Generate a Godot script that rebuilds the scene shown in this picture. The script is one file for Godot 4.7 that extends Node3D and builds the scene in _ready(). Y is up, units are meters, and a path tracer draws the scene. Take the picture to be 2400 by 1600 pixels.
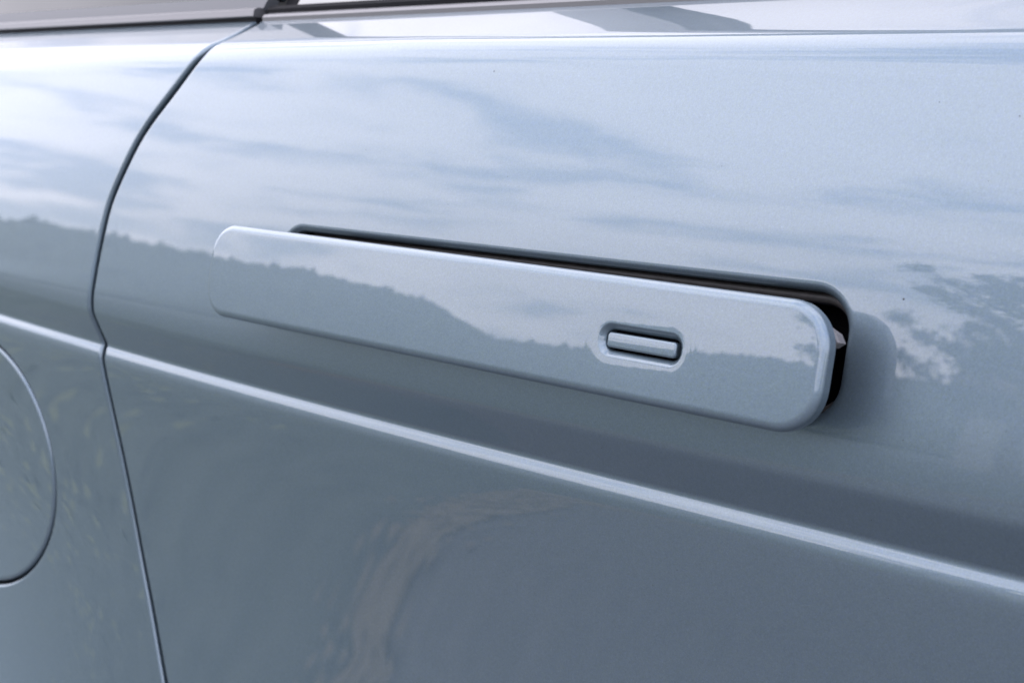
extends Node3D

# ---------------------------------------------------------------- materials
var M := {}

func lin(r: float, g: float, b: float) -> Color:
	return Color(r, g, b).linear_to_srgb()

func mat(c: Color, rough := 0.5, metal := 0.0, spec := 0.5) -> StandardMaterial3D:
	var m := StandardMaterial3D.new()
	m.albedo_color = c
	m.roughness = rough
	m.metallic = metal
	m.metallic_specular = spec
	return m

func speckle(n: int, base: float, amp: float, seed_: int) -> ImageTexture:
	# fine metal-flake grain, the same everywhere
	var rng := RandomNumberGenerator.new()
	rng.seed = seed_
	var im := Image.create(n, n, false, Image.FORMAT_RGB8)
	for y in n:
		for x in n:
			var v: float = base + amp * rng.randfn(0.0, 1.0)
			if rng.randf() < 0.012:
				v += 2.2 * amp
			v = clampf(v, 0.0, 1.0)
			im.set_pixel(x, y, Color(v, v, clampf(v + 0.03 * rng.randfn(), 0.0, 1.0)))
	return ImageTexture.create_from_image(im)

func patches(c1: Color, c2: Color, freq: float, seed_: int, octaves := 5) -> NoiseTexture2D:
	var n := FastNoiseLite.new()
	n.seed = seed_
	n.frequency = freq
	n.fractal_octaves = octaves
	var g := Gradient.new()
	g.set_color(0, c1)
	g.set_color(1, c2)
	var t := NoiseTexture2D.new()
	t.width = 512
	t.height = 512
	t.seamless = true
	t.noise = n
	t.color_ramp = g
	return t

func triplanar(m: StandardMaterial3D, t: Texture2D, scale_: float) -> StandardMaterial3D:
	m.albedo_texture = t
	m.uv1_triplanar = true
	m.uv1_scale = Vector3.ONE * scale_
	return m

func make_materials() -> void:
	var paint := mat(PAINT, PAINT_ROUGH, PAINT_METAL)
	triplanar(paint, speckle(512, 0.86, 0.03, 11), 1.0 / 0.14)
	paint.clearcoat_enabled = true
	paint.clearcoat = 1.0
	paint.clearcoat_roughness = 0.0
	M.paint = paint
	M.plastic = triplanar(mat(lin(0.04, 0.037, 0.035), 0.55), patches(Color(0.7, 0.7, 0.7), Color(1, 1, 1), 0.02, 3), 14.0)
	M.tray = mat(lin(0.004, 0.004, 0.005), 0.85, 0.0, 0.12)
	M.rubber = mat(lin(0.008, 0.008, 0.009), 0.7, 0.0, 0.2)
	M.lever = mat(lin(0.10, 0.095, 0.094), 0.5)
	M.liner = mat(lin(0.13, 0.13, 0.142), 0.4)
	M.trim = mat(lin(0.13, 0.128, 0.13), 0.4, 0.6)
	M.glass = mat(lin(0.012, 0.016, 0.018), 0.02, 0.0, 0.9)
	M.glass.clearcoat_enabled = true   # the second face of the pane
	M.glass.clearcoat = 1.0
	M.glass.clearcoat_roughness = 0.0
	M.dark_glass = mat(lin(0.012, 0.016, 0.018), 0.03, 0.0, 0.35)
	M.pillar = mat(lin(0.055, 0.058, 0.062), 0.5)
	M.shell = mat(lin(0.01, 0.01, 0.01), 0.8)
	M.dust = mat(lin(0.02, 0.02, 0.02), 0.8)
	M.asphalt = triplanar(mat(Color(1, 1, 1), 0.9), patches(lin(0.07, 0.078, 0.088), lin(0.115, 0.123, 0.134), 0.06, 5), 0.6)
	M.dirt = triplanar(mat(Color(1, 1, 1), 0.95), patches(lin(0.125, 0.112, 0.088), lin(0.2, 0.177, 0.137), 0.05, 6), 0.8)
	M.grass = triplanar(mat(Color(1, 1, 1), 0.9), patches(lin(0.036, 0.056, 0.056), lin(0.078, 0.102, 0.096), 0.03, 7), 0.35)
	M.hill = triplanar(mat(Color(1, 1, 1), 0.95), patches(lin(0.04, 0.055, 0.045), lin(0.07, 0.09, 0.06), 0.02, 8), 0.01)
	var leaf := mat(lin(0.05, 0.075, 0.035), 0.6)
	leaf.cull_mode = BaseMaterial3D.CULL_DISABLED
	leaf.albedo_color = lin(0.032, 0.05, 0.028)
	M.leaf = leaf
	var far_tree := mat(Color(1, 1, 1), 0.9)
	far_tree.vertex_color_use_as_albedo = true
	M.far_tree = far_tree
	M.bark = triplanar(mat(Color(1, 1, 1), 0.9), patches(lin(0.05, 0.04, 0.03), lin(0.12, 0.1, 0.08), 0.05, 9), 2.0)
	M.wall = triplanar(mat(Color(1, 1, 1), 0.9), patches(lin(0.2, 0.2, 0.19), lin(0.25, 0.25, 0.24), 0.03, 10), 0.5)
	M.roof_tile = mat(lin(0.09, 0.07, 0.065), 0.8)
	M.flower = mat(lin(0.115, 0.135, 0.075), 0.8)

# ---------------------------------------------------------------- mesh helper
class Build:
	var v := PackedVector3Array()
	var n := PackedVector3Array()
	var ix := PackedInt32Array()
	func add(p: Vector3, q: Vector3) -> int:
		v.append(p)
		n.append(q)
		return v.size() - 1
	func tri(a: int, b: int, c: int) -> void:
		var g := (v[c] - v[a]).cross(v[b] - v[a])
		if g.length_squared() < 1e-24:
			return
		if g.dot(n[a] + n[b] + n[c]) >= 0.0:
			ix.append_array([a, b, c])
		else:
			ix.append_array([a, c, b])
	func quad(a: int, b: int, c: int, d: int) -> void:   # a b / c d in two rows
		tri(a, b, d)
		tri(a, d, c)
	func strip(r1: PackedInt32Array, r2: PackedInt32Array, closed: bool) -> void:
		var m := r1.size()
		for i in (m if closed else m - 1):
			var j := (i + 1) % m
			quad(r1[i], r1[j], r2[i], r2[j])
	func flat(a: Vector3, b: Vector3, c: Vector3, d: Vector3, out: Vector3) -> void:
		quad(add(a, out), add(b, out), add(d, out), add(c, out))
	func box(lo: Vector3, hi: Vector3) -> void:
		for k in 3:
			var u := (k + 1) % 3
			var w := (k + 2) % 3
			for s in [0, 1]:
				var p := [Vector3(), Vector3(), Vector3(), Vector3()]
				var q := Vector3()
				q[k] = 1.0 if s else -1.0
				for t in 4:
					p[t][k] = hi[k] if s else lo[k]
					p[t][u] = hi[u] if t in [1, 2] else lo[u]
					p[t][w] = hi[w] if t in [2, 3] else lo[w]
				flat(p[0], p[1], p[2], p[3], q)
	func prism(outline: PackedVector2Array, x0: float, x1: float, round_normals := false) -> void:   # outline in (z, y), run along x
		var m := outline.size()
		var cen := Vector2()
		for p in outline:
			cen += p / m
		for i in m:
			var a := outline[i]
			var b := outline[(i + 1) % m]
			var d := (b - a).orthogonal().normalized()
			if d.dot((a + b) / 2 - cen) < 0:
				d = -d
			flat(Vector3(x0, a.y, a.x), Vector3(x1, a.y, a.x), Vector3(x1, b.y, b.x), Vector3(x0, b.y, b.x), Vector3(0, d.y, d.x))
		var t := Geometry2D.triangulate_polygon(outline)
		for e in [x0, x1]:
			var q := Vector3(-1 if e == x0 else 1, 0, 0)
			for i in range(0, t.size(), 3):
				var id := []
				for k in 3:
					id.append(add(Vector3(e, outline[t[i + k]].y, outline[t[i + k]].x), q))
				tri(id[0], id[1], id[2])
	func tube(path: PackedVector3Array, radii: PackedFloat32Array, sides := 8) -> void:
		var before := PackedInt32Array()
		for i in path.size():
			var d := (path[mini(i + 1, path.size() - 1)] - path[maxi(i - 1, 0)]).normalized()
			var u := d.cross(Vector3(0.31, 0.2, 0.93)).normalized()
			var w := d.cross(u)
			var row := PackedInt32Array()
			for k in sides:
				var q := u * cos(TAU * k / sides) + w * sin(TAU * k / sides)
				row.append(add(path[i] + q * radii[i], q))
			if i:
				strip(before, row, true)
			before = row
	func mesh() -> ArrayMesh:
		var a := []
		a.resize(Mesh.ARRAY_MAX)
		a[Mesh.ARRAY_VERTEX] = v
		a[Mesh.ARRAY_NORMAL] = n
		a[Mesh.ARRAY_INDEX] = ix
		var m := ArrayMesh.new()
		m.add_surface_from_arrays(Mesh.PRIMITIVE_TRIANGLES, a)
		return m

func obj(called: String, b, m: Material, parent: Node = self) -> MeshInstance3D:
	var o := MeshInstance3D.new()
	o.name = called
	o.mesh = b.mesh() if b is Build else b
	o.material_override = m
	parent.add_child(o, true)
	return o

func tag(o: Node, label: String, category := "", kind := "", group := "") -> Node:
	if label: o.set_meta("label", label)
	if category: o.set_meta("category", category)
	if kind: o.set_meta("kind", kind)
	if group: o.set_meta("group", group)
	return o

# ---------------------------------------------------------------- the side of the car: a section swept along x
# pairs (arc length down the side, tilt of the surface in degrees: positive faces up)
const KNOTS := [-0.13465, 69, -0.10579, 69, -0.10171, 60, -0.0981, 46, -0.09496, 34, -0.09134, 25, -0.08629, 20.5, -0.06362, 18, -0.03558, 14.5, -0.01732, 12.5, 0.00075, 12, 0.00823, 12, 0.01346, 11.2, 0.02168, 8, 0.02848, 2.5, 0.03343, -1, 0.03524, -14, 0.0378, -21, 0.04628, -23, 0.05174, -22, 0.05324, 20, 0.05414, 27, 0.05655, 27, 0.0582, 12, 0.06037, 0, 0.06394, -4, 0.07734, -5, 0.09365, -5.6, 0.11376, -4.5, 0.14023, -2.7, 0.1614, -0.6, 0.25433, 4, 0.37464, 7]
const Y0 := 0.97105
const DS := 0.0005
var s_min := -0.2
var tab_y := PackedFloat64Array()
var tab_z := PackedFloat64Array()
var tab_t := PackedFloat64Array()

func knot_tilt(s: float) -> float:
	for i in range(2, KNOTS.size(), 2):
		if s <= KNOTS[i]:
			return deg_to_rad(lerpf(KNOTS[i - 1], KNOTS[i + 1], clampf((s - KNOTS[i - 2]) / (KNOTS[i] - KNOTS[i - 2]), 0, 1)))
	return deg_to_rad(KNOTS[-1])

func make_section() -> void:
	s_min = KNOTS[0]
	var n := int((KNOTS[-2] + 0.3 - s_min) / DS)
	var i0 := int(round(-s_min / DS))
	tab_y.resize(n)
	tab_z.resize(n)
	tab_t.resize(n)
	for i in n:   # a light blur keeps the curvature continuous, as pressed metal is
		var s := s_min + i * DS
		var w := 0.0
		for k in [-2, -1, 0, 1, 2]:
			w += knot_tilt(s + k * 0.0004) / 5.0
		tab_t[i] = w
	tab_y[i0] = Y0
	tab_z[i0] = 0.0
	for i in range(i0 + 1, n):
		var t := (tab_t[i] + tab_t[i - 1]) / 2
		tab_y[i] = tab_y[i - 1] - cos(t) * DS
		tab_z[i] = tab_z[i - 1] + sin(t) * DS
	for i in range(i0 - 1, -1, -1):
		var t := (tab_t[i] + tab_t[i + 1]) / 2
		tab_y[i] = tab_y[i + 1] + cos(t) * DS
		tab_z[i] = tab_z[i + 1] - sin(t) * DS

func s_of_y(y: float) -> float:
	var lo := 0
	var hi := tab_y.size() - 1
	while hi - lo > 1:
		var m := (lo + hi) >> 1
		if tab_y[m] > y: lo = m
		else: hi = m
	return s_min + (lo + (tab_y[lo] - y) / (tab_y[lo] - tab_y[hi])) * DS

func warp_y(x: float, s: float) -> float:   # the swage line runs a touch higher towards the rear
	var far_ := clampf((-0.34 - x) / 0.283, 0, 2)
	var drop := 0.0046 * clampf((x + 0.43) / 0.28, 0, 4) * smoothstep(-0.135, -0.094, s) * (1 - smoothstep(-0.092, -0.03, s))   # and the shoulder falls a touch towards the front
	return 0.0036 * far_ * far_ * smoothstep(0.012, 0.035, s) * (1 - smoothstep(0.075, 0.16, s)) - drop

func warp_z(x: float, s: float) -> float:   # the rear wing swells towards the wheel below the swage line
	var d := maxf(0.0, s - 0.07)
	return FLARE * d * d * smoothstep(-0.48, -0.95, x)

func side(x: float, s: float) -> Array:   # [point, normal]
	var f := clampf((s - s_min) / DS, 0, tab_y.size() - 2)
	var i := int(f)
	f -= i
	var t := lerpf(tab_t[i], tab_t[i + 1], f)
	var h := 0.001
	var a := warp_y(x, s)
	var b := warp_z(x, s)
	var tx := Vector3(1, (warp_y(x + h, s) - a) / h, (warp_z(x + h, s) - b) / h)
	var ts := Vector3(0, -cos(t) + (warp_y(x, s + h) - a) / h, sin(t) + (warp_z(x, s + h) - b) / h)
	return [Vector3(x, lerpf(tab_y[i], tab_y[i + 1], f) + a, lerpf(tab_z[i], tab_z[i + 1], f) + b), ts.cross(tx).normalized()]

var gap_pts := PackedVector2Array()   # (s, x) of the shut line between door and rear wing

func make_gap() -> void:
	for p in [[1.0779, -0.5672], [1.0754, -0.5640], [1.0694, -0.5610], [1.0630, -0.5638], [1.057, -0.5685], [1.0463, -0.5776], [1.027, -0.595], [1.0095, -0.6054], [0.9917, -0.6134], [0.9729, -0.617], [0.9562, -0.6186], [0.9435, -0.6192], [0.93, -0.6192], [0.915, -0.6190], [0.8786, -0.6130], [0.8251, -0.6012], [0.7939, -0.5915], [0.7596, -0.5800], [0.65, -0.54], [0.5, -0.49]]:
		gap_pts.append(Vector2(s_of_y(p[0]), p[1]))

func gap_x(s: float) -> float:
	var k := 0
	while k < gap_pts.size() - 2 and gap_pts[k + 1].x < s:
		k += 1
	var p := [gap_pts[maxi(k - 1, 0)], gap_pts[k], gap_pts[k + 1], gap_pts[mini(k + 2, gap_pts.size() - 1)]]
	var h: float = p[2].x - p[1].x
	var t := clampf((s - p[1].x) / h, -0.5, 1.5)
	var m1: float = (p[2].y - p[0].y) / maxf(p[2].x - p[0].x, 1e-6) * h
	var m2: float = (p[3].y - p[1].y) / maxf(p[3].x - p[1].x, 1e-6) * h
	return (2 * t * t * t - 3 * t * t + 1) * p[1].y + (t * t * t - 2 * t * t + t) * m1 + (3 * t * t - 2 * t * t * t) * p[2].y + (t * t * t - t * t) * m2

func row_list(s0: float, s1: float, must: Array) -> PackedFloat64Array:   # finer where the section bends
	var out := PackedFloat64Array()
	var stops := [s0] + must + [s1]
	stops.sort()
	for k in stops.size() - 1:
		if stops[k + 1] - stops[k] < 1e-6:
			continue
		var s: float = stops[k]
		var mine := PackedFloat64Array()
		while s < stops[k + 1] - 1e-9:
			mine.append(s)
			var bend: float = absf(knot_tilt(s + 0.0015) - knot_tilt(s - 0.0005)) / 0.002
			s += clampf(0.035 / maxf(bend, 1e-3), 0.0004, 0.004)
		if mine.size() > 1 and stops[k + 1] - mine[-1] < 0.0003:
			mine.remove_at(mine.size() - 1)
		out.append_array(mine)
	out.append(stops[-1])
	return out

# points of a rounded rectangle: [point, outward normal, centre of its fan]
func rounded(c: Vector2, half: Vector2, r: float, per_corner: int, step: float, with_corner_of := Vector2.ZERO) -> Array:
	var out := []
	var box := half - Vector2(r, r)
	for q in 4:
		var sx: float = [1, -1, -1, 1][q]
		var sy: float = [1, 1, -1, -1][q]
		var cc := c + Vector2(sx, sy) * box
		var angles := []
		for k in per_corner + 1:
			angles.append(q * PI / 2 + k * PI / 2 / per_corner)
		if with_corner_of != Vector2.ZERO:
			angles.append((c + Vector2(sx, sy) * with_corner_of - cc).angle())
		for k in angles.size():
			angles[k] = fposmod(angles[k] + 1e-6, TAU) - 1e-6
		if q == 3:
			for k in angles.size():
				if angles[k] < 1.0: angles[k] += TAU
		angles.sort()
		for a in angles:
			var d := Vector2(cos(a), sin(a))
			out.append([cc + d * r, d, cc])
		var len_ := 2 * (box.x if q % 2 == 0 else box.y)
		var m := int(len_ / step)
		var d2 := Vector2(cos((q + 1) * PI / 2), sin((q + 1) * PI / 2))
		var along := Vector2(-d2.y, d2.x)
		for k in range(1, m):
			var base := cc + along * len_ * k / m
			out.append([base + d2 * r, d2, base])
	return out

func to_rect(p: Vector2, d: Vector2, c: Vector2, half: Vector2) -> Vector2:
	var t := INF
	for k in 2:
		if absf(d[k]) > 1e-9:
			var e: float = (c[k] + half[k] * signf(d[k]) - p[k]) / d[k]
			t = minf(t, e)
	return p + d * t

# a lip rolled into the panel along an outline: profile is (towards the hole, below the surface, angle of its normal)
func lip_profile(r: float, n: int, deep: float) -> Array:
	var out := []
	var d := 0.0
	var w := 0.0
	var len_ := r * 1.9
	for k in n + 1:
		var a := PI / 2 * pow(float(k) / n, 1.5)
		out.append([d, w, a])
		var b := PI / 2 * pow((k + 0.5) / n, 1.5)
		d += cos(b) * len_ / n
		w += sin(b) * len_ / n
	out.append([d, deep, PI / 2])
	return out

func lip(b: Build, outline: Array, profile: Array, into: float) -> void:   # into: +1 the hole is inside the outline, -1 the edge of a plate
	var before := PackedInt32Array()
	for pr in profile:
		var row := PackedInt32Array()
		for o in outline:
			var q: Vector2 = o[0]
			var here := side(q.x, q.y)
			var beyond := side(q.x - o[1].x * into * 0.001, q.y - o[1].y * into * 0.001)
			var nn: Vector3 = here[1]
			var dir: Vector3 = (beyond[0] - here[0])
			dir = (dir - nn * dir.dot(nn)).normalized()
			row.append(b.add(here[0] + dir * pr[0] - nn * pr[1], (nn * cos(pr[2]) + dir * sin(pr[2])).normalized()))
		if before.size():
			b.strip(before, row, true)
		before = row

func ring(b: Build, outer: Array, inner: Array, steps: int) -> void:
	var before := PackedInt32Array()
	for k in steps + 1:
		var row := PackedInt32Array()
		for i in outer.size():
			var p: Vector2 = outer[i].lerp(inner[i], float(k) / steps)
			var here := side(p.x, p.y)
			row.append(b.add(here[0], here[1]))
		if k:
			b.strip(before, row, true)
		before = row

# a body panel between the shut line and a far edge, with a rectangular gap left in its grid
func panel(b: Build, way: float, x_turn: float, x_far: float, rows: PackedFloat64Array, hole: Rect2) -> void:
	var prof := lip_profile(0.0016, 8, 0.022)
	prof.reverse()
	var cols := []
	var x := x_turn
	while (x_far - x) * way > 1e-6:
		cols.append(x)
		var next := x + way * 0.006
		for e in [hole.position.x, hole.end.x]:
			if (e - x) * way > 1e-6 and (next - e) * way > -1e-6:
				next = e
		if (next - hole.end.x) * way > 0.04 and (next - hole.position.x) * way > 0.04:
			next = x + way * 0.03
		x = next
	cols.append(x_far)
	var before := PackedInt32Array()
	var before_s := 0.0
	for s in rows:
		var row := PackedInt32Array()
		var slope := (gap_x(s + 0.001) - gap_x(s - 0.001)) / 0.002
		var out := Vector2(1, -slope).normalized() * way     # (x, s) away from the shut line, within the surface
		var edge: Vector2 = Vector2(gap_x(s), s) + out * (GAP_HALF + prof[0][0])
		var total: float = prof[0][0]
		for pr in prof:
			var q: Vector2 = Vector2(gap_x(s), s) + out * (GAP_HALF + total - pr[0])
			var here := side(q.x, q.y)
			var off := side(q.x - out.x * 0.001, q.y - out.y * 0.001)
			var nn: Vector3 = here[1]
			var dir: Vector3 = off[0] - here[0]
			dir = (dir - nn * dir.dot(nn)).normalized()
			row.append(b.add(here[0] - nn * pr[1], (nn * cos(pr[2]) + dir * sin(pr[2])).normalized()))
		var start := Vector2(gap_x(s), s) + out * (GAP_HALF + total)
		var turn := Vector2(x_turn, s)
		for k in range(1, 16):
			var p := start.lerp(turn, k / 16.0)
			var here := side(p.x, p.y)
			row.append(b.add(here[0], here[1]))
		var first := row.size()
		for xx in cols:
			var here := side(xx, s)
			row.append(b.add(here[0], here[1]))
		if before.size():
			for i in row.size() - 1:
				if i >= first:
					var cx: float = (cols[i - first] + cols[i - first + 1]) / 2
					if hole.has_point(Vector2(cx, (s + before_s) / 2)):
						continue
				b.quad(before[i], before[i + 1], row[i], row[i + 1])
		before = row
		before_s = s

# ---------------------------------------------------------------- the handle, in its own axes: a along it, b up, w out of its face
func face_w(a: float, b: float) -> float:
	return -b * b / (2 * 1.0) - a * a / (2 * 5.0)

func recess_dip(p: Vector2) -> float:   # the face eases down a hair around the recess
	var q: Vector2 = (p - REC_C).rotated(-REC_TURN).abs() - (REC_HALF - Vector2(REC_R, REC_R))
	var d := Vector2(maxf(q.x, 0), maxf(q.y, 0)).length() - REC_R
	return -0.00007 * exp(-maxf(d, 0.0) / 0.0028)

func face(p: Vector2) -> Array:
	var h := 0.0003
	var w := face_w(p.x, p.y) + recess_dip(p)
	var wx := (face_w(p.x + h, p.y) + recess_dip(p + Vector2(h, 0)) - w) / h
	var wy := (face_w(p.x, p.y + h) + recess_dip(p + Vector2(0, h)) - w) / h
	return [Vector3(p.x, p.y, w), Vector3(-wx, -wy, 1).normalized()]

const REC_C := Vector2(0.0832, -0.0011)
const REC_HALF := Vector2(0.0161, 0.0053)
const REC_R := 0.0047
const REC_TURN := 0.0
const HAN_HALF := Vector2(0.1460, 0.0187)
const HAN_R := 0.0135

func loft(b: Build, c: Vector2, half: Vector2, r: float, profile: Array, into: float, fn: Callable, step := 0.003, corner := 14) -> Array:
	# profile: (inset, drop, angle of the normal from the face normal, leaning outwards when into is -1 and inwards when +1)
	var before := PackedInt32Array()
	var last := []
	for pr in profile:
		var row := PackedInt32Array()
		last = []
		for o in rounded(c, half, r, corner, step):
			var q: Vector2 = o[0] - o[1] * pr[0]
			var f: Array = fn.call(q)
			var d := Vector3(-o[1].x, -o[1].y, 0) * into
			row.append(b.add(f[0] - Vector3(0, 0, pr[1]), (f[1] * cos(pr[2]) + d * sin(pr[2])).normalized()))
			last.append(q)
		if before.size():
			b.strip(before, row, true)
		before = row
	return [before, last]

func cap(b: Build, pts: Array, c: Vector2, fn: Callable, drop: float, out: float, steps := 6) -> void:
	var before := PackedInt32Array()
	for k in steps + 1:
		var row := PackedInt32Array()
		for q in pts:
			var m := Vector2(clampf(q.x, c.x - 0.9 * absf(pts[0].x - c.x), c.x + 0.9 * absf(pts[0].x - c.x)), c.y)
			var p: Vector2 = q.lerp(m, float(k) / steps)
			var f: Array = fn.call(p)
			row.append(b.add(f[0] - Vector3(0, 0, drop), f[1] * out))
		if k:
			b.strip(before, row, true)
		before = row

func make_handle(car: Node3D) -> void:
	var tilt := deg_to_rad(HAN_TILT)
	var yaw := deg_to_rad(HAN_YAW)
	var n := Vector3(cos(tilt) * sin(yaw), sin(tilt), cos(tilt) * cos(yaw))
	var a := Vector3(cos(yaw), 0, -sin(yaw))
	var b := n.cross(a)
	var basis_ := Basis(a, b, n) * Basis(Vector3(0, 0, 1), deg_to_rad(HAN_ROLL))
	var cap_b := Build.new()
	# edge: an eased roll from the face into the side
	var edge := []
	var d := 0.0
	var w := 0.0
	var seq := []
	for k in 17:
		var an := PI / 2 * pow(k / 16.0, 1.35)
		seq.append([d, w, an])
		var m := PI / 2 * pow((k + 0.5) / 16.0, 1.35)
		d += cos(m) * 0.0043 / 16
		w += sin(m) * 0.0043 / 16
	for e in seq:
		edge.append([d - e[0], e[1], e[2]])
	edge.append([0.0, w + 0.0016, PI / 2])
	edge.append([0.0003, w + 0.0026, PI / 2])
	edge.append([0.0010, w + 0.0032, PI * 0.8])
	edge.append([0.003, w + 0.0032, PI])
	loft(cap_b, Vector2.ZERO, HAN_HALF, HAN_R, edge, -1, func(q): return [Vector3(q.x, q.y, face_w(q.x, q.y)), face(q)[1]], 0.002, 22)
	# face between the edge roll and the recess
	var outer := []
	var inner := []
	var box := REC_HALF - Vector2(REC_R, REC_R)
	for o in rounded(Vector2.ZERO, HAN_HALF, HAN_R, 22, 0.001):
		var q: Vector2 = o[0] - o[1] * d
		var l := (q - REC_C).rotated(-REC_TURN)
		var med := Vector2(clampf(l.x, -(REC_HALF.x - REC_HALF.y), REC_HALF.x - REC_HALF.y), 0)
		var dir := (l - med).normalized()
		# march the ray out of the rounded rectangle
		var lo := 0.0
		var hi := 0.02
		for k in 30:
			var m := (lo + hi) / 2
			var e := (med + dir * m).abs() - box
			if Vector2(maxf(e.x, 0), maxf(e.y, 0)).length() + minf(maxf(e.x, e.y), 0) - REC_R < 0: lo = m
			else: hi = m
		outer.append(q)
		inner.append(REC_C + (med + dir * lo).rotated(REC_TURN))
	var before := PackedInt32Array()
	for k in 33:
		var row := PackedInt32Array()
		for i in outer.size():
			var f := face(outer[i].lerp(inner[i], 1 - pow(1 - k / 32.0, 2.2)))
			row.append(cap_b.add(f[0], f[1]))
		if k:
			cap_b.strip(before, row, true)
		before = row
	# walls of the recess
	var turned := func(q: Vector2) -> Array:
		var f := face(q)
		return [f[0], f[1]]
	loft(cap_b, REC_C, REC_HALF, REC_R, [[0, 0, 0.03], [0.0002, 0.00004, 0.35], [0.0004, 0.00018, 0.66], [0.0008, 0.00056, 0.78], [0.0017, 0.0015, 0.82], [0.0020, 0.0019, 1.1], [0.0021, 0.0023, 1.5], [0.0021, 0.006, PI / 2]], 1, turned, 0.001, 12)
	var han := obj("door_handle", cap_b, M.paint, car)
	han.transform = Transform3D(basis_, HAN_AT)
	tag(han, "pop-out painted door handle standing proud of the door")
	# what shows behind the painted shell
	var hole := Build.new()
	var flat_fn := func(q: Vector2) -> Array: return [Vector3(q.x, q.y, 0), Vector3(0, 0, 1)]
	var pts: Array = loft(hole, REC_C, REC_HALF - Vector2(0.0018, 0.0018), REC_R - 0.0018, [[0, 0.0052, 0]], 1, flat_fn, 0.002, 8)[1]
	cap(hole, pts, REC_C, flat_fn, 0.0052, 1, 3)
	obj("button_well", hole, M.tray, han)
	var but := Build.new()
	var bh := Vector2(0.0133, 0.0024)
	var bfn := func(q: Vector2) -> Array:
		var l: Vector2 = q - REC_C
		return [Vector3(q.x, q.y, -l.y * l.y / 0.06 - l.x * l.x / 1.0), Vector3(l.x * 2, l.y / 0.03, 1).normalized()]
	var bp := []
	for k in 9:
		var an := PI / 2 * k / 8.0
		bp.append([0.0007 * (1 - sin(an)), 0.0012 + 0.0007 * (1 - cos(an)), an])
	bp.append([0.0, 0.005, PI / 2])
	loft(but, REC_C, bh, 0.0012, bp, -1, bfn, 0.001, 8)
	var top := []
	for o in rounded(REC_C, bh, 0.0012, 8, 0.001):
		top.append(o[0] - o[1] * 0.0007)
	cap(but, top, REC_C, bfn, 0.0012, 1, 5)
	tag(obj("lock_button", but, M.paint, han), "small oblong lock button set in an oval recess")
	var lin_b := Build.new()
	loft(lin_b, Vector2.ZERO, HAN_HALF, HAN_R, [[0.0011, w + 0.0024, PI / 2], [0.0011, w + 0.0044, PI / 2], [0.0024, w + 0.0058, PI * 0.75], [0.006, w + 0.0062, PI]], -1, flat_fn, 0.003, 14)
	var back := []
	for o in rounded(Vector2.ZERO, HAN_HALF, HAN_R, 14, 0.003):
		back.append(o[0] - o[1] * 0.006)
	cap(lin_b, back, Vector2.ZERO, flat_fn, w + 0.0062, -1, 4)
	obj("handle_liner", lin_b, M.liner, han)
	# arms that carry the handle out of the pocket
	for arm in [[0.104, 0.126, -0.010, 0.010, 0.05], [-0.100, -0.066, -0.008, 0.008, 0.05]]:
		var ab := Build.new()
		ab.box(Vector3(arm[0], arm[2], -arm[4]), Vector3(arm[1], arm[3], -w - 0.0055))
		obj("handle_arm", ab, M.tray, han)
	var lev := Build.new()
	var lp := PackedVector2Array([Vector2(0.122, 0.0138), Vector2(0.1380, 0.0134), Vector2(0.1436, 0.0108), Vector2(0.1452, 0.0084), Vector2(0.1432, 0.0068), Vector2(0.122, 0.0066)])
	plate(lev, lp, -w - 0.0066, -w - 0.0105, 0.0006)
	obj("bell_crank", lev, M.lever, han)

func plate(b: Build, p: PackedVector2Array, z1: float, z0: float, bevel: float) -> void:
	var c := Vector2()
	for q in p:
		c += q / p.size()
	var inner := []
	for q in p:
		inner.append(q + (c - q).normalized() * bevel)
	for i in p.size():
		var j := (i + 1) % p.size()
		var d := (p[j] - p[i]).orthogonal().normalized()
		if d.dot(p[i] - c) < 0: d = -d
		b.flat(Vector3(p[i].x, p[i].y, z0), Vector3(p[j].x, p[j].y, z0), Vector3(p[j].x, p[j].y, z1 - bevel), Vector3(p[i].x, p[i].y, z1 - bevel), Vector3(d.x, d.y, 0))
		b.flat(Vector3(p[i].x, p[i].y, z1 - bevel), Vector3(p[j].x, p[j].y, z1 - bevel), Vector3(inner[j].x, inner[j].y, z1), Vector3(inner[i].x, inner[i].y, z1), Vector3(d.x, d.y, 1).normalized())
	for i in range(1, p.size() - 1):
		for z in [[z1, 1.0], [z0, -1.0]]:
			var src: Array = inner if z[1] > 0 else Array(p)
			var q := Vector3(0, 0, z[1])
			b.tri(b.add(Vector3(src[0].x, src[0].y, z[0]), q), b.add(Vector3(src[i].x, src[i].y, z[0]), q), b.add(Vector3(src[i + 1].x, src[i + 1].y, z[0]), q))

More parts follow.
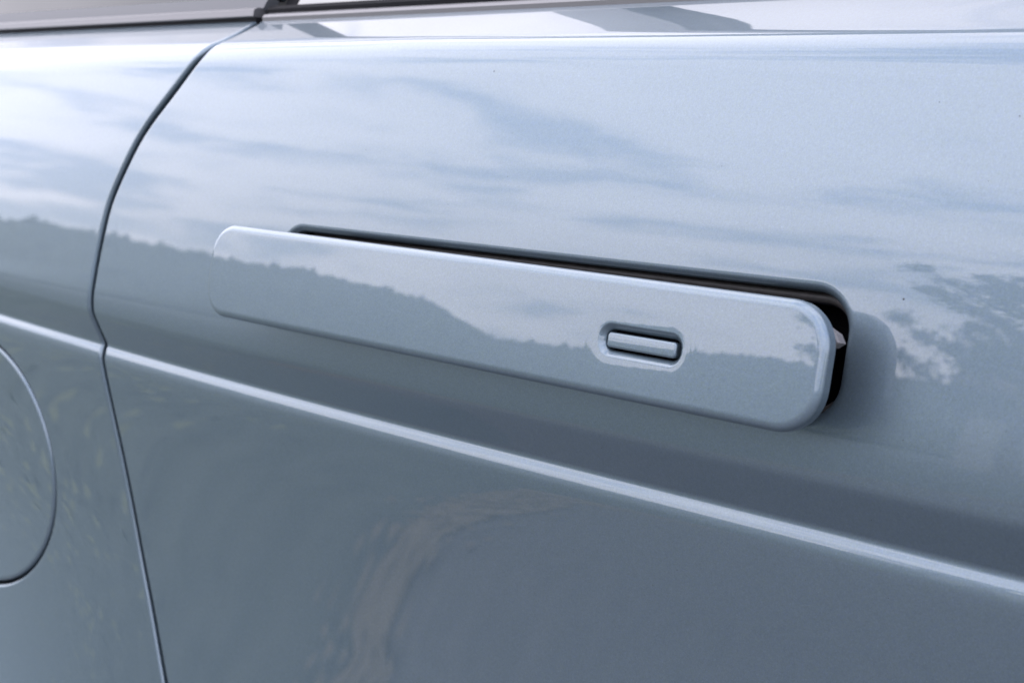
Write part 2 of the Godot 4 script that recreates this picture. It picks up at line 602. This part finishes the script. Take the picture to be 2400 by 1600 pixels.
# ---------------------------------------------------------------- car
func make_car() -> void:
	var car := Node3D.new()
	car.name = "car"
	add_child(car)
	tag(car, "pale blue-grey metallic car seen close at its rear door, with the door handle popped out", "car")
	# the door
	var s_top := s_of_y(POCKET_TOP)
	var s_bot := s_of_y(POCKET_BOT)
	var pc := Vector2((POCKET_X0 + POCKET_X1) / 2, (s_top + s_bot) / 2)
	var ph := Vector2((POCKET_X1 - POCKET_X0) / 2, (s_bot - s_top) / 2)
	var margin := Vector2(0.009, 0.007)
	var hole := Rect2(pc - ph - margin, (ph + margin) * 2)
	var door := Build.new()
	panel(door, 1.0, -0.505, 0.5, row_list(s_min, 0.5, [hole.position.y, hole.end.y]), hole)
	var outline := rounded(pc, ph, POCKET_R, 20, 0.004, ph + margin)
	var outer := []
	var inner := []
	for o in outline:
		outer.append(to_rect(o[0], o[1], pc, ph + margin))
		inner.append(o[0])
	ring(door, outer, inner, 5)
	lip(door, outline, lip_profile(0.0024, 12, 0.0045), 1)
	var door_o := obj("rear_door", door, M.paint, car)
	tag(door_o, "rear door skin with a raised swage line below the handle")
	# the pocket behind the handle
	var tray := Build.new()
	var wall := [[0.0022, 0.0044, PI / 2], [0.0027, 0.0046, 0.6], [0.0029, 0.0075, PI / 2], [0.0062, 0.0078, 0.0], [0.0066, 0.009, PI / 2], [0.0066, 0.03, PI / 2]]
	lip(tray, outline, wall, 1)
	var floor_at := []
	for o in outline:
		floor_at.append(o[0] - o[1] * 0.0066)
	var before := PackedInt32Array()
	for k in 5:
		var row := PackedInt32Array()
		for q in floor_at:
			var mid := Vector2(clampf(q.x, pc.x - ph.x * 0.85, pc.x + ph.x * 0.85), pc.y)
			var p: Vector2 = q.lerp(mid, k / 4.0)
			var here := side(p.x, p.y)
			row.append(tray.add(here[0] - here[1] * 0.03, here[1]))
		if k:
			tray.strip(before, row, true)
		before = row
	obj("handle_pocket", tray, M.tray, door_o)
	var seal := Build.new()
	var sp := []
	for k in 9:
		var an := PI * k / 8.0
		sp.append([0.0045 - 0.0017 * cos(an), 0.0088 - 0.0022 * sin(an), -PI / 2 + an])
	lip(seal, outline, sp, 1)
	obj("pocket_seal", seal, M.plastic, door_o)
	# the rear wing with its fuel flap
	var wing := Build.new()
	var fc := Vector2(-0.749, s_of_y(0.8385))
	var fr := Vector2(0.0715, 0.0685)
	var fm := Vector2(0.008, 0.006)
	var fhole := Rect2(fc - fr - fm, (fr + fm) * 2)
	panel(wing, -1.0, -0.650, -1.5, row_list(s_min, 0.5, [fhole.position.y, fhole.end.y]), fhole)
	var fo := rounded(fc, fr, 0.0684, 24, 0.004, fr + fm)
	outer = []
	inner = []
	for o in fo:
		outer.append(to_rect(o[0], o[1], fc, fr + fm))
		inner.append(o[0])
	ring(wing, outer, inner, 5)
	lip(wing, fo, lip_profile(0.0016, 10, 0.02), 1)
	var wing_o := obj("rear_wing", wing, M.paint, car)
	tag(wing_o, "rear wing panel behind the curved shut line of the door")
	var flap := Build.new()
	var flr := fr - Vector2(0.0066, 0.0066)
	var flo := rounded(fc, flr, 0.0618, 24, 0.004)
	var fp := lip_profile(0.0018, 10, 0.018)
	lip(flap, flo, fp, -1)
	before = PackedInt32Array()
	for k in 17:
		var row := PackedInt32Array()
		for o in flo:
			var p: Vector2 = o[0].lerp(fc, k / 16.0)
			var here := side(p.x, p.y)
			row.append(flap.add(here[0], here[1]))
		if k:
			flap.strip(before, row, true)
		before = row
	tag(obj("fuel_flap", flap, M.paint, wing_o), "round filler flap flush in the rear wing")
	# dark backing in the shut lines
	var seam := Build.new()
	var ra := PackedInt32Array()
	for s in row_list(s_min, 0.5, []):
		var g := gap_x(s)
		var p1 := side(g - 0.012, s)
		var p2 := side(g + 0.012, s)
		var rb := PackedInt32Array([seam.add(p1[0] - p1[1] * 0.016, p1[1]), seam.add(p2[0] - p2[1] * 0.016, p2[1])])
		if ra.size():
			seam.quad(ra[0], ra[1], rb[0], rb[1])
		ra = rb
	obj("door_seal", seam, M.rubber, car)
	# belt line: trim, seals and glass above the shoulder
	var top := side(0.0, s_min)
	var ty: float = top[0].y
	var tz: float = top[0].z
	var gx := gap_x(s_min)
	var strip_r := PackedVector2Array([Vector2(tz - 0.012, ty - 0.01), Vector2(tz + 0.0015, ty - 0.004), Vector2(tz + 0.0015, ty + 0.0012), Vector2(tz + 0.0005, ty + 0.0024), Vector2(tz - 0.003, ty + 0.0032), Vector2(tz - 0.012, ty + 0.0035)])
	var tb := Build.new()
	tb.prism(strip_r, gx + 0.0045, 0.5)
	obj("beltline_trim", tb, M.trim, car)
	var sb := Build.new()
	sb.prism(PackedVector2Array([Vector2(tz - 0.02, ty - 0.01), Vector2(tz - 0.004, ty + 0.001), Vector2(tz - 0.004, ty + 0.0052), Vector2(tz - 0.006, ty + 0.0068), Vector2(tz - 0.02, ty + 0.0068)]), gx + 0.001, 0.5)
	obj("window_seal", sb, M.rubber, car)
	var low_l := Build.new()  # dark strip that draws in the shade line under the trim
	low_l.prism(PackedVector2Array([Vector2(tz - 0.012, ty - 0.01), Vector2(tz + 0.0006, ty - 0.004), Vector2(tz + 0.0006, ty + 0.0014), Vector2(tz - 0.012, ty + 0.0014)]), -1.5, gx - 0.002)
	obj("belt_shade_strip", low_l, M.rubber, car)
	var strip_l := PackedVector2Array([Vector2(tz - 0.012, ty + 0.0016), Vector2(tz + 0.0012, ty + 0.0016), Vector2(tz + 0.0018, ty + 0.0022), Vector2(tz + 0.0010, ty + 0.0052), Vector2(tz - 0.001, ty + 0.0060), Vector2(tz - 0.012, ty + 0.0062)])
	var tl := Build.new()
	tl.prism(strip_l, -1.5, gx - 0.0025)
	obj("beltline_trim", tl, M.trim, car)
	var lean := tan(deg_to_rad(26))
	var glass := func(x0b: float, x1b: float, x0t: float, x1t: float, y0: float, y1: float, back: float, thick: float) -> Build:
		var g := Build.new()
		var nn := Vector3(0, sin(deg_to_rad(26)), cos(deg_to_rad(26)))
		var z0 := tz - back - (y0 - ty) * lean
		var z1 := tz - back - (y1 - ty) * lean
		var p := [Vector3(x0b, y0, z0), Vector3(x1b, y0, z0), Vector3(x1t, y1, z1), Vector3(x0t, y1, z1)]
		g.flat(p[0], p[1], p[2], p[3], nn)
		var q := []
		for e in p: q.append(e - nn * thick)
		g.flat(q[0], q[1], q[2], q[3], -nn)
		for k in 4:
			var j := (k + 1) % 4
			g.flat(p[k], p[j], q[j], q[k], (nn.cross(p[j] - p[k])).normalized() * -1)
		return g
	obj("quarter_window", glass.call(gx + 0.012, -0.400, gx + 0.10, -0.36, ty - 0.005, ty + 0.36, 0.008, 0.004), M.glass, car)
	obj("window_pillar", glass.call(-0.3995, -0.364, -0.3595, -0.324, ty - 0.005, ty + 0.36, 0.0065, 0.006), M.pillar, car)
	obj("window_channel", glass.call(-0.3635, -0.353, -0.3235, -0.313, ty - 0.005, ty + 0.36, 0.0095, 0.006), M.rubber, car)
	obj("door_window", glass.call(-0.3525, 0.5, -0.3125, 0.5, ty - 0.005, ty + 0.36, 0.011, 0.004), M.glass, car)
	obj("shut_line_seal", glass.call(gx - 0.001, gx + 0.0115, gx + 0.085, gx + 0.0995, ty - 0.008, ty + 0.36, 0.010, 0.006), M.rubber, car)
	obj("rear_quarter_trim", glass.call(-1.5, gx - 0.002, -1.5, gx + 0.0, ty + 0.0055, ty + 0.0118, 0.001, 0.006), M.pillar, car)
	obj("rear_quarter_window", glass.call(-1.5, gx + 0.0005, -1.5, gx + 0.0845, ty + 0.0112, ty + 0.36, 0.005, 0.005), M.dark_glass, car)
	var roof := Build.new()
	var rz := tz - 0.36 * lean
	roof.prism(PackedVector2Array([Vector2(rz + 0.004, ty + 0.358), Vector2(rz + 0.008, ty + 0.372), Vector2(rz - 0.02, ty + 0.41), Vector2(rz - 0.12, ty + 0.45), Vector2(rz - 0.55, ty + 0.475), Vector2(rz - 0.98, ty + 0.45), Vector2(rz - 1.09, ty + 0.4), Vector2(rz - 1.09, ty + 0.358)]), -1.5, 0.8)
	obj("roof", roof, M.paint, car)
	var shell := Build.new()  # unseen boxes added to shade the ground and keep light out of gaps
	shell.box(Vector3(-1.5, 0.30, -1.75), Vector3(0.5, 0.60, -0.06))
	shell.box(Vector3(-1.5, 0.60, -1.75), Vector3(0.5, 1.04, -0.10))
	shell.box(Vector3(-1.5, 1.04, -1.65), Vector3(0.5, 1.07, -0.18))
	shell.box(Vector3(-1.5, 1.05, -0.75), Vector3(0.5, ty + 0.36, -0.70))
	obj("light_block_shell", shell, M.shell, car)
	make_handle(car)
	# a little grit on the paint
	var grit := Build.new()
	var rng := RandomNumberGenerator.new()
	rng.seed = 19
	for k in 70:
		var gp := Vector2(rng.randf_range(-0.6, -0.12), rng.randf_range(-0.088, 0.13))
		if k == 0: gp = Vector2(-0.193, s_of_y(0.9905))
		if k == 1: gp = Vector2(-0.372, s_of_y(1.0545))
		if gp.x < gap_x(gp.y) + 0.006 or hole.grow(0.004).has_point(gp):
			continue
		var at := side(gp.x, gp.y)
		var r := 0.00032 if k < 2 else rng.randf_range(0.00008, 0.0002)
		var u: Vector3 = at[1].cross(Vector3(1, 0, 0)).normalized()
		var w: Vector3 = at[1].cross(u)
		var tip := grit.add(at[0] + at[1] * r * 0.6, at[1])
		for i in 6:
			var d1 := u * cos(TAU * i / 6) + w * sin(TAU * i / 6)
			var d2 := u * cos(TAU * (i + 1) / 6) + w * sin(TAU * (i + 1) / 6)
			grit.tri(grit.add(at[0] + d1 * r, (d1 + at[1]).normalized()), grit.add(at[0] + d2 * r, (d2 + at[1]).normalized()), tip)
	tag(obj("dust", grit, M.dust, door_o), "", "", "stuff")

# ---------------------------------------------------------------- what the paint mirrors
func skyline(az: float) -> float:   # degrees above the horizon
	var t := SKYLINE
	for i in range(2, t.size(), 2):
		if az <= t[i]:
			var f: float = (az - t[i - 2]) / (t[i] - t[i - 2])
			return lerpf(t[i - 1], t[i + 1], f)
	return t[-1]

func toward(az: float, dist: float) -> Vector3:
	var a := deg_to_rad(az)
	return Vector3(-sin(a) * dist, 0, cos(a) * dist)

func make_surroundings() -> void:
	var g := Build.new()
	g.flat(Vector3(-3000, -0.012, -3000), Vector3(3000, -0.012, -3000), Vector3(3000, -0.012, 3000), Vector3(-3000, -0.012, 3000), Vector3.UP)
	tag(obj("ground", g, M.grass), "open grassy ground around the car", "ground", "structure")
	var road := Build.new()
	road.flat(Vector3(-1.86, -0.004, -60), Vector3(9, -0.004, -60), Vector3(9, -0.004, 60), Vector3(-1.86, -0.004, 60), Vector3.UP)
	tag(obj("road", road, M.asphalt), "grey asphalt surface the car stands on", "road", "structure")
	var verge := Build.new()
	var n := FastNoiseLite.new()
	n.seed = 4
	n.frequency = 1.6
	n.fractal_octaves = 5
	n.fractal_gain = 0.65
	var last := PackedInt32Array()
	for k in 961:
		var z := -10.0 + k * 0.025
		var row := PackedInt32Array([verge.add(Vector3(-1.94 + 0.09 * n.get_noise_1d(z), 0.0, z), Vector3.UP), verge.add(Vector3(-1.80 + 0.06 * n.get_noise_1d(z + 90), 0.0, z), Vector3.UP)])
		if k: verge.quad(last[0], last[1], row[0], row[1])
		last = row
	tag(obj("path", verge, M.dirt), "narrow strip of bare tan earth along the asphalt edge", "path", "structure")
	var rf := RandomNumberGenerator.new()
	rf.seed = 3
	var clod := Build.new()
	clod.flat(Vector3(-0.5, 0, -0.3), Vector3(0.4, 0.1, -0.5), Vector3(0.5, 0, 0.4), Vector3(-0.3, 0.1, 0.5), Vector3.UP)
	var dm := MultiMesh.new()
	dm.transform_format = MultiMesh.TRANSFORM_3D
	dm.mesh = clod.mesh()
	dm.instance_count = 2600
	for i in dm.instance_count:
		dm.set_instance_transform(i, Transform3D(Basis(Vector3.UP, rf.randf() * TAU).scaled(Vector3.ONE * rf.randf_range(0.006, 0.020)), Vector3(-1.87 + rf.randfn(0, 0.055), 0.004 + rf.randf() * 0.004, rf.randf_range(-1, 6))))
	var clods := MultiMeshInstance3D.new()
	clods.name = "loose_earth"
	clods.multimesh = dm
	clods.material_override = M.dirt
	add_child(clods, true)
	tag(clods, "loose crumbs of tan earth strewn along the asphalt edge", "earth", "stuff")
	var petal := Build.new()
	petal.flat(Vector3(-0.5, 0, -0.5), Vector3(0.5, 0.15, -0.5), Vector3(0.5, 0, 0.5), Vector3(-0.5, 0.15, 0.5), Vector3.UP)
	var fm := MultiMesh.new()
	fm.transform_format = MultiMesh.TRANSFORM_3D
	fm.mesh = petal.mesh()
	fm.instance_count = 300
	for i in fm.instance_count:
		var c := Vector2(-2.3 - 3.0 * rf.randf(), 0.3 + 3.2 * rf.randf())
		if i % 3: c = Vector2(-3.0, 1.2) + Vector2(rf.randfn(), rf.randfn()) * 0.25 + Vector2(rf.randi() % 3, rf.randi() % 3) * Vector2(-0.5, 0.4)
		fm.set_instance_transform(i, Transform3D(Basis.from_euler(Vector3(rf.randf_range(-0.4, 0.4), rf.randf() * TAU, 0)).scaled(Vector3.ONE * rf.randf_range(0.02, 0.045)), Vector3(c.x, rf.randf_range(0.04, 0.12), c.y)))
	var flowers := MultiMeshInstance3D.new()
	flowers.name = "wild_flowers"
	flowers.multimesh = fm
	flowers.material_override = M.flower
	add_child(flowers, true)
	tag(flowers, "scattered small yellow flowers in the grass beyond the earth strip", "flowers", "stuff")
	# wooded hills
	var noise := FastNoiseLite.new()
	noise.seed = 21
	noise.frequency = 0.004
	noise.fractal_octaves = 4
	var ridge := 900.0
	var tree_deg := 0.5
	var height := func(az: float, r: float) -> float:
		var f := clampf((r - 180.0) / (ridge - 180.0), 0, 1)
		var top := ridge * tan(deg_to_rad(skyline(az) - tree_deg))
		var h := top * (0.25 * f + 0.75 * f * f * (3 - 2 * f))
		if r > ridge: h = top - (r - ridge) * 0.12
		var p := toward(az, r)
		return maxf(h + 14.0 * noise.get_noise_2d(p.x, p.z) * f * (1 - f) * 4, -2.0)
	var hb := Build.new()
	var rows := []
	var rs := []
	for k in 30:
		rs.append(180.0 + (1250.0 - 180.0) * k / 29.0)
	for i in 181:
		var az := -70.0 + i * 1.0
		var row := PackedInt32Array()
		for r in rs:
			var h: float = height.call(az, r)
			var p := toward(az, r)
			var hx: float = (height.call(az, r + 5) - h) / 5.0
			var nn := (Vector3.UP - toward(az, 1) * hx).normalized()
			row.append(hb.add(p + Vector3.UP * h, nn))
		if i: hb.strip(rows[-1], row, false)
		rows.append(row)
	tag(obj("hills", hb, M.hill), "wooded hills across the valley", "hills", "structure")
	var tm := Build.new()
	for lay in [[0.0, 0.42, 0.45], [0.3, 0.36, 0.75], [0.58, 0.22, 1.0]]:
		for k in 7:
			var a1 := TAU * k / 7
			var a2 := TAU * (k + 1) / 7
			var p1 := Vector3(cos(a1) * lay[1], lay[0], sin(a1) * lay[1])
			var p2 := Vector3(cos(a2) * lay[1], lay[0], sin(a2) * lay[1])
			var tip := Vector3(0, lay[2], 0)
			tm.tri(tm.add(p1, (p1 + Vector3.UP * 0.3).normalized()), tm.add(p2, (p2 + Vector3.UP * 0.3).normalized()), tm.add(tip, Vector3.UP))
	var rng := RandomNumberGenerator.new()
	rng.seed = 77
	var mm := MultiMesh.new()
	mm.transform_format = MultiMesh.TRANSFORM_3D
	mm.use_colors = true
	mm.mesh = tm.mesh()
	mm.instance_count = 26000
	for i in mm.instance_count:
		var az := rng.randf_range(8, 78) if i % 8 else rng.randf_range(-70, 110)
		var r := sqrt(rng.randf_range(190.0 * 190.0, 930.0 * 930.0)) if i % 3 else ridge - absf(rng.randfn(0, 18))
		var p := toward(az, r)
		p.y = height.call(az, r) - 0.6
		var hh := rng.randf_range(5.0, 10.0) * (1.4 if rng.randf() < 0.06 else 1.0)
		var ww := hh * rng.randf_range(0.9, 1.8)
		mm.set_instance_transform(i, Transform3D(Basis(Vector3.UP, rng.randf() * TAU).scaled(Vector3(ww, hh, ww)), p))
		var gcol := rng.randf_range(0.75, 1.25)
		mm.set_instance_color(i, Color(0.050 * gcol, 0.066 * gcol, 0.048 * gcol))
	var forest := MultiMeshInstance3D.new()
	forest.name = "forest"
	forest.multimesh = mm
	forest.material_override = M.far_tree
	add_child(forest, true)
	tag(forest, "dense far-off woodland covering the hills", "forest", "stuff")
	make_tree(toward(23.9, 13.0) + Vector3(-0.2, 0, 0.3))
	make_house()

func make_tree(at: Vector3) -> void:
	var t := Node3D.new()
	t.name = "broadleaf_tree"
	t.position = at
	add_child(t)
	tag(t, "spreading broad-leaved tree standing in front of the grey house", "tree")
	var rng := RandomNumberGenerator.new()
	rng.seed = 5
	var trunk := Build.new()
	trunk.tube(PackedVector3Array([Vector3(0, -0.05, 0), Vector3(0.05, 0.8, 0), Vector3(-0.03, 2.6, 0.05), Vector3(0.02, 5.0, 0)]), PackedFloat32Array([0.16, 0.13, 0.10, 0.04]))
	obj("trunk", trunk, M.bark, t)
	var tips := []
	for k in 22:
		var h := rng.randf_range(2.8, 4.9)
		var a := TAU * k / 22.0 * 3.0 + rng.randf_range(-0.3, 0.3)
		var len_ := rng.randf_range(0.65, 1.2) * (1.1 - 0.18 * (h - 2.6))
		var out := Vector3(cos(a), rng.randf_range(0.15, 0.55), sin(a)).normalized()
		if k % 5 == 0:
			out = Vector3(-1, rng.randf_range(0.2, 0.5), rng.randf_range(-0.5, 0.3)).normalized()
			len_ = 1.45
		var p0 := Vector3(0, h, 0)
		var path := PackedVector3Array()
		var rad := PackedFloat32Array()
		for i in 6:
			var f := i / 5.0
			path.append(p0 + out * len_ * f + Vector3(0, 0.18 * f * f * len_, 0) + Vector3(rng.randfn(0, 0.03), rng.randfn(0, 0.03), rng.randfn(0, 0.03)) * f)
			rad.append(lerpf(0.045, 0.006, f))
			if i >= 2:
				tips.append([path[i], out, 0.34 - 0.03 * i])
		var br := Build.new()
		br.tube(path, rad, 6)
		obj("branch", br, M.bark, t)
	var leafm := Build.new()
	var pl := [Vector3(0, 0, -0.5), Vector3(0.28, 0.05, 0), Vector3(0, 0, 0.5), Vector3(-0.28, 0.05, 0)]
	leafm.flat(pl[0], pl[1], pl[2], pl[3], Vector3.UP)
	var mm := MultiMesh.new()
	mm.transform_format = MultiMesh.TRANSFORM_3D
	mm.mesh = leafm.mesh()
	mm.instance_count = 9000
	for i in mm.instance_count:
		var tip: Array = tips[rng.randi() % tips.size()]
		var p: Vector3 = tip[0] + Vector3(rng.randfn(), rng.randfn() * 0.6, rng.randfn()) * tip[2] * 0.42
		var sc := rng.randf_range(0.06, 0.11)
		mm.set_instance_transform(i, Transform3D(Basis.from_euler(Vector3(rng.randf_range(-0.8, 0.8), rng.randf() * TAU, rng.randf_range(-0.8, 0.8))).scaled(Vector3.ONE * sc), p))
	var crown := MultiMeshInstance3D.new()
	crown.name = "crown"
	crown.multimesh = mm
	crown.material_override = M.leaf
	t.add_child(crown, true)
	tag(crown, "", "", "stuff")

func make_house() -> void:
	var h := Node3D.new()
	h.name = "house"
	h.position = toward(21.3, 26.0)
	h.rotation.y = deg_to_rad(-21.0)
	add_child(h)
	tag(h, "grey rendered house with a low dark roof, standing behind the tree", "house")
	var w := Build.new()
	w.box(Vector3(-2.0, -0.1, -0.2), Vector3(9.0, 5.6, 7.0))
	obj("wall", w, M.wall, h)
	var r := Build.new()
	r.prism(PackedVector2Array([Vector2(-0.7, 5.6), Vector2(3.4, 7.5), Vector2(7.5, 5.6), Vector2(7.5, 5.45), Vector2(-0.7, 5.45)]), -2.4, 9.4)
	obj("roof", r, M.roof_tile, h)
	for p in [[0.2, 1.1], [3.4, 1.1], [6.4, 1.1], [0.2, 3.6], [3.4, 3.6], [6.4, 3.6]]:
		var f := Build.new()
		f.box(Vector3(p[0], p[1], -0.26), Vector3(p[0] + 1.3, p[1] + 1.5, -0.19))
		var win := obj("window", f, M.trim, h)
		var pane := Build.new()
		pane.box(Vector3(p[0] + 0.08, p[1] + 0.08, -0.275), Vector3(p[0] + 1.22, p[1] + 1.42, -0.255))
		obj("pane", pane, M.glass, win)

func make_sky() -> PanoramaSkyMaterial:
	var wdt := 1536
	var hgt := 768
	var n1 := FastNoiseLite.new()
	n1.seed = SKY_SEED
	n1.noise_type = FastNoiseLite.TYPE_SIMPLEX_SMOOTH
	n1.frequency = 1.1
	n1.fractal_octaves = 6
	n1.fractal_gain = 0.62
	n1.domain_warp_enabled = true
	n1.domain_warp_amplitude = 0.5
	n1.domain_warp_frequency = 0.6
	var n2 := FastNoiseLite.new()
	n2.seed = SKY_SEED + 7
	n2.frequency = 0.16
	n2.fractal_octaves = 3
	var im := Image.create(wdt, hgt, false, Image.FORMAT_RGBF)
	for j in hgt:
		var el := PI / 2 - PI * (j + 0.5) / hgt
		var y := sin(el)
		for i in wdt:
			if y < -0.02:
				im.set_pixel(i, j, Color(0.25, 0.27, 0.28))
				continue
			var a := TAU * ((i + 0.5) / wdt - 0.5)
			var d := Vector3(sin(a) * cos(el), y, -cos(a) * cos(el))
			var k := 1.0 / (maxf(y, 0.0) + 0.14)
			var c := n1.get_noise_2d(d.x * k, d.z * k * 1.7) + 0.55 * n2.get_noise_2d(d.x * k, d.z * k)
			var cover := smoothstep(-0.32, 0.18, c)
			var thick := smoothstep(-0.1, 0.7, c)
			var blue := SKY_BLUE.lerp(SKY_LOW, pow(1.0 - clampf(y, 0, 1), 5.0))
			var white := SKY_WHITE * (0.9 + 0.12 * thick)
			var col := blue.lerp(white, cover * 0.92)
			col = col.lerp(SKY_LOW, 0.55 * pow(1.0 - clampf(y, 0, 1), 9.0))
			im.set_pixel(i, j, col * SKY_GAIN)
	var m := PanoramaSkyMaterial.new()
	m.panorama = ImageTexture.create_from_image(im)
	return m

# ---------------------------------------------------------------- settings
const PAINT := Color(0.412, 0.476, 0.515)
const PAINT_ROUGH := 0.44
const PAINT_METAL := 0.72
const GAP_HALF := 0.0018
const FLARE := 1.35
const POCKET_X0 := -0.4775
const POCKET_X1 := -0.2060
const POCKET_TOP := 0.9932
const POCKET_BOT := 0.9505
const POCKET_R := 0.0150
const HAN_AT := Vector3(-0.34820, 0.9739, 0.0231)
const HAN_TILT := 12.0
const HAN_YAW := 0.1
const HAN_ROLL := -0.45
const SKYLINE := [-70, 5, -30, 6, 0, 8, 15, 9.0, 23, 9.6, 30.2, 9.4, 32.4, 8.9, 34.5, 8.6, 39.9, 6.9, 41.6, 6.6, 43.4, 6.2, 45.3, 6.7, 47.2, 7.2, 50.5, 7.1, 54.4, 7.0, 56.2, 6.6, 60, 6.1, 64, 5.4, 75, 4.5, 90, 4, 110, 3.5]
const SKY_SEED := 12
const SKY_BLUE := Color(0.60, 0.69, 1.0)
const SKY_WHITE := Color(1.70, 1.63, 1.77)
const SKY_LOW := Color(1.0, 1.05, 1.15)
const SKY_GAIN := 1.6

func _ready() -> void:
	var cam := Camera3D.new()
	cam.name = "camera"
	add_child(cam)
	cam.near = 0.02
	cam.far = 6000.0
	cam.position = Vector3(0, 1.05, 0.352)
	cam.basis = Basis.looking_at(Vector3(-0.68358589, -0.18002805, -0.70731904), Vector3.UP)
	var lens := CameraAttributesPhysical.new()
	lens.frustum_focal_length = 50.0
	lens.exposure_aperture = 20.0
	lens.frustum_focus_distance = 0.46
	lens.frustum_near = 0.02
	lens.frustum_far = 6000.0
	cam.attributes = lens
	var env := Environment.new()
	env.background_mode = Environment.BG_SKY
	env.sky = Sky.new()
	env.sky.sky_material = make_sky()
	env.tonemap_mode = Environment.TONE_MAPPER_LINEAR
	env.tonemap_exposure = 1.85
	env.sdfgi_enabled = true
	env.ssao_enabled = true
	env.ssil_enabled = true
	var we := WorldEnvironment.new()
	we.name = "world_environment"
	we.environment = env
	add_child(we)
	var sun := DirectionalLight3D.new()
	sun.name = "sun"
	sun.light_energy = 0.9
	sun.light_angular_distance = 3.0
	sun.light_color = Color(1.0, 0.97, 0.92)
	sun.shadow_enabled = true
	sun.basis = Basis.looking_at(-Vector3(0.35, 0.80, -0.62).normalized(), Vector3.UP)   # high, behind the car
	add_child(sun)
	make_materials()
	make_section()
	make_gap()
	make_surroundings()
	make_car()
